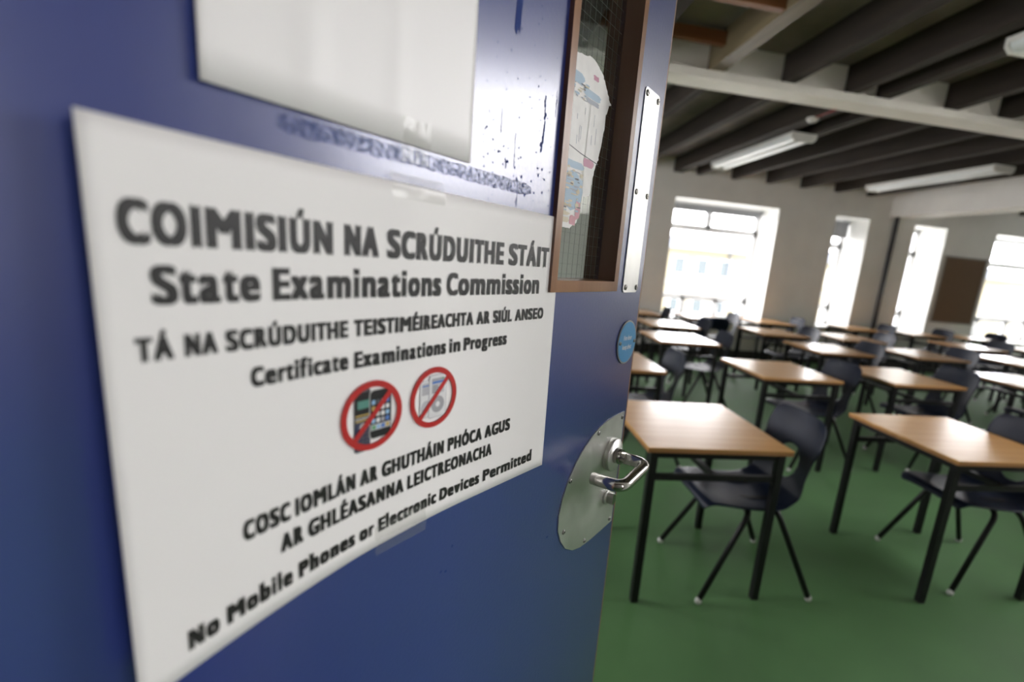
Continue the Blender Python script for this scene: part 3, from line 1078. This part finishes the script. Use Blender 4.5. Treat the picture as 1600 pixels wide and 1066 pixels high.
LINES = [
    (1.3478, 0.0222, 0.00150, [('COIMISIÚN', .0111, .1296), ('NA', .1387, .1672), ('SCRÚDUITHE', .1745, .3176), ('STÁIT', .3255, .3985)]),
    (1.3190, 0.0206, 0.00130, [('State', .0226, .0788), ('Examinations', .0865, .2332), ('Commission', .2398, .3832)]),
    (1.2912, 0.0130, 0.00095, [('TÁ', .0136, .0306), ('NA', .0358, .0527), ('SCRÚDUITHE', .0569, .1413), ('TEISTIMÉIREACHTA', .1461, .2768), ('AR', .2814, .3006), ('SIÚL', .3056, .3363), ('ANSEO', .3419, .3956)]),
    (1.2679, 0.0130, 0.00100, [('Certificate', .0703, .1413), ('Examinations', .1462, .2418), ('in', .2463, .2607), ('Progress', .2651, .3296)]),
    (1.1692, 0.0148, 0.00100, [('COSC', .0606, .0929), ('IOMLÁN', .0965, .147), ('AR', .1514, .168), ('GHUTHÁIN', .1722, .2437), ('PHÓCA', .2488, .2969), ('AGUS', .3014, .3441)]),
    (1.1470, 0.0148, 0.00100, [('AR', .0849, .1021), ('GHLÉASANNA', .1058, .1955), ('LEICTREONACHA', .1996, .314)]),
    (1.1185, 0.0140, 0.00110, [('No', .0256, .0433), ('Mobile', .0478, .0929), ('Phones', .0976, .1464), ('or', .1506, .1649), ('Electronic', .1693, .2357), ('Devices', .2401, .296), ('Permitted', .3017, .3921)]),
]
for bz, cap, off, words in LINES:
    bm = BM()
    for txt, s0, s1 in words:
        add_flat(bm, *word_shape(txt, s1 - s0, cap, off, s0, bz - PZ), pw(0.0006))
    obj('text_line', bm, MT['ink'], poster)


def ring(bm, cx, cz, r0, r1, fn, n=72):
    A = [bm.verts.new(fn(cx + r0 * math.cos(2 * PI * k / n), cz + r0 * math.sin(2 * PI * k / n))) for k in range(n)]
    B = [bm.verts.new(fn(cx + r1 * math.cos(2 * PI * k / n), cz + r1 * math.sin(2 * PI * k / n))) for k in range(n)]
    for k in range(n):
        bm.faces.new((A[k], A[(k + 1) % n], B[(k + 1) % n], B[k]))


def ban(cx, cz, R_):
    bm = BM()
    fn = pw(0.0016)
    ring(bm, cx, cz, R_ * 0.82, R_, fn)
    a_ = math.radians(46)
    dx, dz = math.cos(a_), math.sin(a_)
    h = R_ * 0.080
    L_ = R_ * 0.88
    N_ = 8
    P1 = [(cx - dx * L_ + 2 * dx * L_ * k / N_ - dz * h, cz - dz * L_ + 2 * dz * L_ * k / N_ + dx * h) for k in range(N_ + 1)]
    P2 = [(cx - dx * L_ + 2 * dx * L_ * k / N_ + dz * h, cz - dz * L_ + 2 * dz * L_ * k / N_ - dx * h) for k in range(N_ + 1)]
    for k in range(N_):
        poly_flat(bm, [P1[k], P1[k + 1], P2[k + 1], P2[k]], fn)
    return obj('prohibition_sign', bm, MT['red'], poster)


def layer(parent, name, shapes):
    """flat printed picture: shapes = (material key, outline, layer)"""
    keys = []
    bm = BM()
    for key, pts, lay in shapes:
        if key not in keys:
            keys.append(key)
        poly_flat(bm, pts, pw(0.0006 + 0.00012 * lay), keys.index(key))
    return obj(name, bm, [MT[k_] for k_ in keys], parent)


def rr(x, z, w, h, r=0.001):
    return rounded(x, x + w, z, z + h, r, 4)


C1, R1 = (0.1622, 1.2277 - PZ), 0.0287
C2, R2 = (0.2282, 1.2293 - PZ), 0.0284
ps1 = ban(*C1, R1)
ps2 = ban(*C2, R2)
cx, cz = C1
sh = [('p_dgrey', rr(cx - 0.0165, cz - 0.0285, 0.0150, 0.052, .003), 0), ('p_black', rr(cx - 0.0155, cz - 0.001, 0.0132, 0.0215, .0015), 1), ('p_teal', rr(cx - 0.0135, cz + 0.0075, 0.0105, 0.0065, .0004), 2),
      ('p_navy', rr(cx - 0.0158, cz - 0.0265, 0.0138, 0.0225, .002), 1), ('p_gold', rr(cx - 0.0158, cz + 0.0015, 0.0135, 0.0012, .0005), 2), ('p_silver', rr(cx - 0.0158, cz - 0.0008, 0.0135, 0.0010, .0004), 2), ('p_gold', rr(cx - 0.0158, cz - 0.0028, 0.0135, 0.0011, .0005), 2)]
for i in range(4):
    for j in range(3):
        sh.append(('p_dgrey', rr(cx - 0.0142 + j * 0.0040, cz - 0.0245 + i * 0.0034, 0.0030, 0.0020, .0008), 3))
sh.append(('p_silver', [(cx - 0.0082 + 0.0036 * math.cos(a_ * PI / 8), cz - 0.0078 + 0.0036 * math.sin(a_ * PI / 8)) for a_ in range(16)], 3))
layer(ps1, 'keypad_phone', sh)
px_, pz_ = cx - 0.0030, cz - 0.0205
sh = [('p_silver', rr(px_, pz_, 0.0215, 0.0415, .004), 4), ('p_black', rr(px_ + .0007, pz_ + .0007, 0.0201, 0.0401, .0036), 5)]
cols = ['p_sky', 'p_white', 'p_grey', 'p_blue', 'p_green', 'p_silver', 'p_white', 'p_sky', 'p_gold', 'p_grey', 'p_white', 'p_white', 'p_sky', 'p_dgrey', 'p_lgrey', 'p_blue']
for i in range(4):
    for j in range(4):
        sh.append((cols[i * 4 + j], rr(px_ + 0.0020 + j * 0.0045, pz_ + 0.0138 + i * 0.0052, 0.0034, 0.0036, .0007), 6))
sh.append(('p_lgrey', rr(px_ + .0014, pz_ + .0076, 0.0187, 0.0050, .0004), 6))
for j, k_ in enumerate(('p_green', 'p_sky', 'p_blue', 'p_gold')):
    sh.append((k_, rr(px_ + 0.0024 + j * 0.0044, pz_ + 0.0084, 0.0034, 0.0034, .0006), 7))
layer(ps1, 'touchscreen_phone', sh)
cx, cz = C2
sh = [('p_grey', rr(cx - 0.0168, cz - 0.0178, 0.0150, 0.0350, .0022), 0), ('p_white', rr(cx - 0.0164, cz - 0.0174, 0.0142, 0.0342, .002), 1), ('p_lgrey', rr(cx - 0.0148, cz + 0.0040, 0.0110, 0.0110, .0004), 2), ('p_blue', rr(cx - 0.0142, cz + 0.0118, 0.009, 0.0012, .0003), 3)]
for i in range(4):
    sh.append(('p_grey', rr(cx - 0.0142, cz + 0.0098 - i * 0.0018, 0.007, 0.0006, .0002), 3))
sh.append(('p_lgrey', [(cx - 0.0093 + 0.0062 * math.cos(a_ * PI / 10), cz - 0.0075 + 0.0062 * math.sin(a_ * PI / 10)) for a_ in range(20)], 2))
layer(ps2, 'small_music_player', sh)
px_, pz_ = cx - 0.0065, cz - 0.0195
sh = [('p_grey', rr(px_, pz_, 0.0220, 0.0408, .0028), 4), ('p_white', rr(px_ + .0005, pz_ + .0005, 0.0210, 0.0398, .0024), 5), ('p_lgrey', rr(px_ + .0032, pz_ + .0230, 0.0156, 0.0145, .0005), 6),
      ('p_grey', rr(px_ + .0036, pz_ + .0352, 0.0148, 0.0018, .0003), 7), ('p_blue', rr(px_ + .0036, pz_ + .0325, 0.0148, 0.0022, .0003), 7), ('p_green', rr(px_ + .0155, pz_ + .0356, 0.0024, 0.0011, .0003), 8)]
for i in range(4):
    sh.append(('p_dgrey', rr(px_ + .0040, pz_ + .0300 - i * 0.0019, 0.0062 + 0.0015 * (i % 2), 0.0007, .0002), 7))
sh.append(('p_grey', [(px_ + 0.0110 + 0.0080 * math.cos(a_ * PI / 16), pz_ + 0.0125 + 0.0080 * math.sin(a_ * PI / 16)) for a_ in range(32)], 6))
sh.append(('p_white', [(px_ + 0.0110 + 0.0026 * math.cos(a_ * PI / 12), pz_ + 0.0125 + 0.0026 * math.sin(a_ * PI / 12)) for a_ in range(24)], 7))
layer(ps2, 'music_player', sh)


def tape(parent, name, s0, s1, t0, t1, base, seed, crinkle=0.0006):
    r2 = random.Random(seed)
    bm = BM()
    n, m_ = 14, 5
    G = []
    for i in range(n + 1):
        col_ = []
        for j in range(m_ + 1):
            s, t = s0 + (s1 - s0) * i / n, t0 + (t1 - t0) * j / m_
            if i in (0, n):
                s += r2.uniform(-1, 1) * 0.0008
            x, w, z = base(s, t)
            col_.append(bm.verts.new((x, -(w + 0.0011 + r2.uniform(0, crinkle)), z)))
        G.append(col_)
    for i in range(n):
        for j in range(m_):
            bm.faces.new((G[i][j], G[i + 1][j], G[i + 1][j + 1], G[i][j + 1])).smooth = True
    return obj(name, bm, MT['tape'], parent)


def onto(s, t):
    if t > PH:
        return (s, max(0.0003, warp(s, PH)[1] * (1 - (t - PH) / 0.008)), t)
    if t < 0.0105:
        return (s + 0.006, 0.0008, t)
    return warp(s, t)


tape(poster, 'tape', 0.178, 0.233, 0.287, 0.3045, onto, 1)
tape(poster, 'tape', 0.165, 0.222, -0.002, 0.020, onto, 2, 0.0003)

# upper blank sheet
US, UZ0 = 0.1475, 1.4308
upper = on_door('blank_sheet', 'blank white sheet taped to the blue door above the notice', 'paper sheet', US, UZ0)
bm = BM()
UWD, UHT = 0.2100, 0.297


def uwarp(s, t):
    f = s / UWD
    w = 0.0016 + 0.0035 * (1 - f) ** 2 * (1 - t / UHT * .5) + 0.0012 * math.exp(-((f - .30) / .05) ** 2) + 0.0010 * math.exp(-((f - .62) / .04) ** 2)
    return s, w, t


g = [[None] * 15 for _ in range(43)]
for i in range(43):
    for j in range(15):
        x, w, z = uwarp(UWD * i / 42, UHT * j / 14)
        g[i][j] = bm.verts.new((x, -w, z))
for i in range(42):
    for j in range(14):
        bm.faces.new((g[i][j], g[i + 1][j], g[i + 1][j + 1], g[i][j + 1])).smooth = True
s2 = obj('card', bm, MT['paper_up'], upper)
md = s2.modifiers.new('thick', 'SOLIDIFY')
md.thickness = 0.0002
md.offset = -1 if s2.data.polygons[0].normal.y < 0 else 1


def onup(s, t):
    if t < 0:
        return (s, 0.0006, t)
    return uwarp(s, t)


tape(upper, 'tape', 0.134, 0.162, -0.0125, 0.018, onup, 3, 0.0013)

# ------------------------------------------------------------------ torn bill pasted on the door glass
bill = on_door('torn_bill', 'torn and faded printed bill pasted on the wired glass of the door', 'torn poster', IU0, 1.407)
bw = IU1 - IU0
WY = -(GY - 0.0006)        # just in front of the glass
outl = [(0.001, -0.010)]
BSX, BSZ = 1.25, 0.93
r3 = random.Random(5)
edge = [(0.030, -0.013), (0.046, -0.012), (0.058, -0.004), (0.063, 0.006), (0.066, 0.014), (0.060, 0.022), (0.068, 0.031), (0.080, 0.034), (0.083, 0.050), (0.087, 0.072), (0.092, 0.085),
        (0.094, 0.10), (0.098, 0.116), (0.098, 0.140), (0.101, 0.150), (0.104, 0.158), (0.110, 0.160), (0.104, 0.163), (0.098, 0.172), (0.092, 0.180), (0.086, 0.189), (0.074, 0.196), (0.060, 0.199), (0.040, 0.194), (0.020, 0.190), (0.001, 0.183)]
for (xa, za), (xb, zb) in zip(edge, edge[1:]):
    for k in range(5):
        f = k / 5
        outl.append((xa + (xb - xa) * f + r3.uniform(-.0012, .0012), za + (zb - za) * f + r3.uniform(-.0008, .0008)))
outl.append(edge[-1])
bm = BM()
V = [bm.verts.new((x * BSX, -WY, z * BSZ)) for x, z in outl]
bm.faces.new(V)
bmesh.ops.triangulate(bm, faces=bm.faces[:])
tornp = obj('torn_paper', bm, MT['t_white'], bill)
keys = ['t_blue', 't_grey', 't_pink', 't_mag', 't_cream', 'p_dgrey']
bm = BM()


def ragged(x, z, w, h, key, lay=1, n=14):
    pts = []
    for k in range(n):
        a_ = 2 * PI * k / n
        c_, s__ = math.cos(a_), math.sin(a_)
        q = max(abs(c_), abs(s__))
        pts.append((x + w / 2 + w / 2 * c_ / q * r3.uniform(.82, 1.05), z + h / 2 + h / 2 * s__ / q * r3.uniform(.8, 1.05)))
    poly_flat(bm, pts, lambda a__, b__: (a__ * BSX, -WY - 0.00012 * lay, b__ * BSZ), keys.index(key))


ragged(0.002, 0.160, 0.050, 0.014, 't_blue'); ragged(0.050, 0.152, 0.036, 0.010, 't_blue'); ragged(0.004, 0.148, 0.016, 0.014, 't_grey', 2)
ragged(0.020, 0.138, 0.010, 0.010, 'p_dgrey', 2); ragged(0.066, 0.176, 0.012, 0.006, 't_mag', 2); ragged(0.055, 0.146, 0.028, 0.006, 't_grey', 2)
ragged(0.006, 0.062, 0.060, 0.010, 't_blue'); ragged(0.060, 0.070, 0.024, 0.011, 't_mag'); ragged(0.020, 0.010, 0.042, 0.050, 't_blue'); ragged(0.004, 0.014, 0.018, 0.040, 't_grey', 2)
ragged(0.050, 0.022, 0.016, 0.030, 't_blue', 2); ragged(0.054, 0.000, 0.010, 0.024, 't_pink', 3); ragged(0.044, -0.008, 0.013, 0.013, 't_pink', 3)
ragged(0.018, -0.006, 0.026, 0.007, 't_cream', 3); ragged(0.016, 0.003, 0.028, 0.005, 't_cream', 3); ragged(0.008, 0.012, 0.030, 0.003, 'p_dgrey', 3)
for i in range(9):
    ragged(r3.uniform(.02, .05), 0.058 - i * 0.0055, r3.uniform(.008, .018), 0.0016, 't_cream' if i % 2 else 't_grey', 4, 10)
for i in range(70):
    x = r3.uniform(.004, .056)
    z = r3.choice((r3.uniform(.008, .062), r3.uniform(.145, .172)))
    ragged(x, z, r3.uniform(.002, .010), r3.uniform(.0008, .0028), r3.choice(('t_grey', 't_blue', 't_cream', 't_blue', 'p_dgrey')), 5, 7)
for i in range(26):
    ragged(r3.uniform(.004, .062), r3.uniform(.004, .064), r3.uniform(.003, .009), r3.uniform(.002, .006), 't_cream', 4, 9)
for i in range(12):
    x, z = r3.uniform(.012, .085), r3.uniform(.085, .135)
    ragged(x, z, 0.0008, r3.uniform(.006, .022), 't_grey', 2, 8)
poly_flat(bm, [(0.016, 0.0905), (0.055, 0.0825), (0.092, 0.078), (0.092, 0.0792), (0.055, 0.0838), (0.016, 0.0915)], lambda a__, b__: (a__ * BSX, -WY - 0.0003, b__ * BSZ), keys.index('p_dgrey'))
obj('faded_print', bm, [MT[k_] for k_ in keys], tornp)
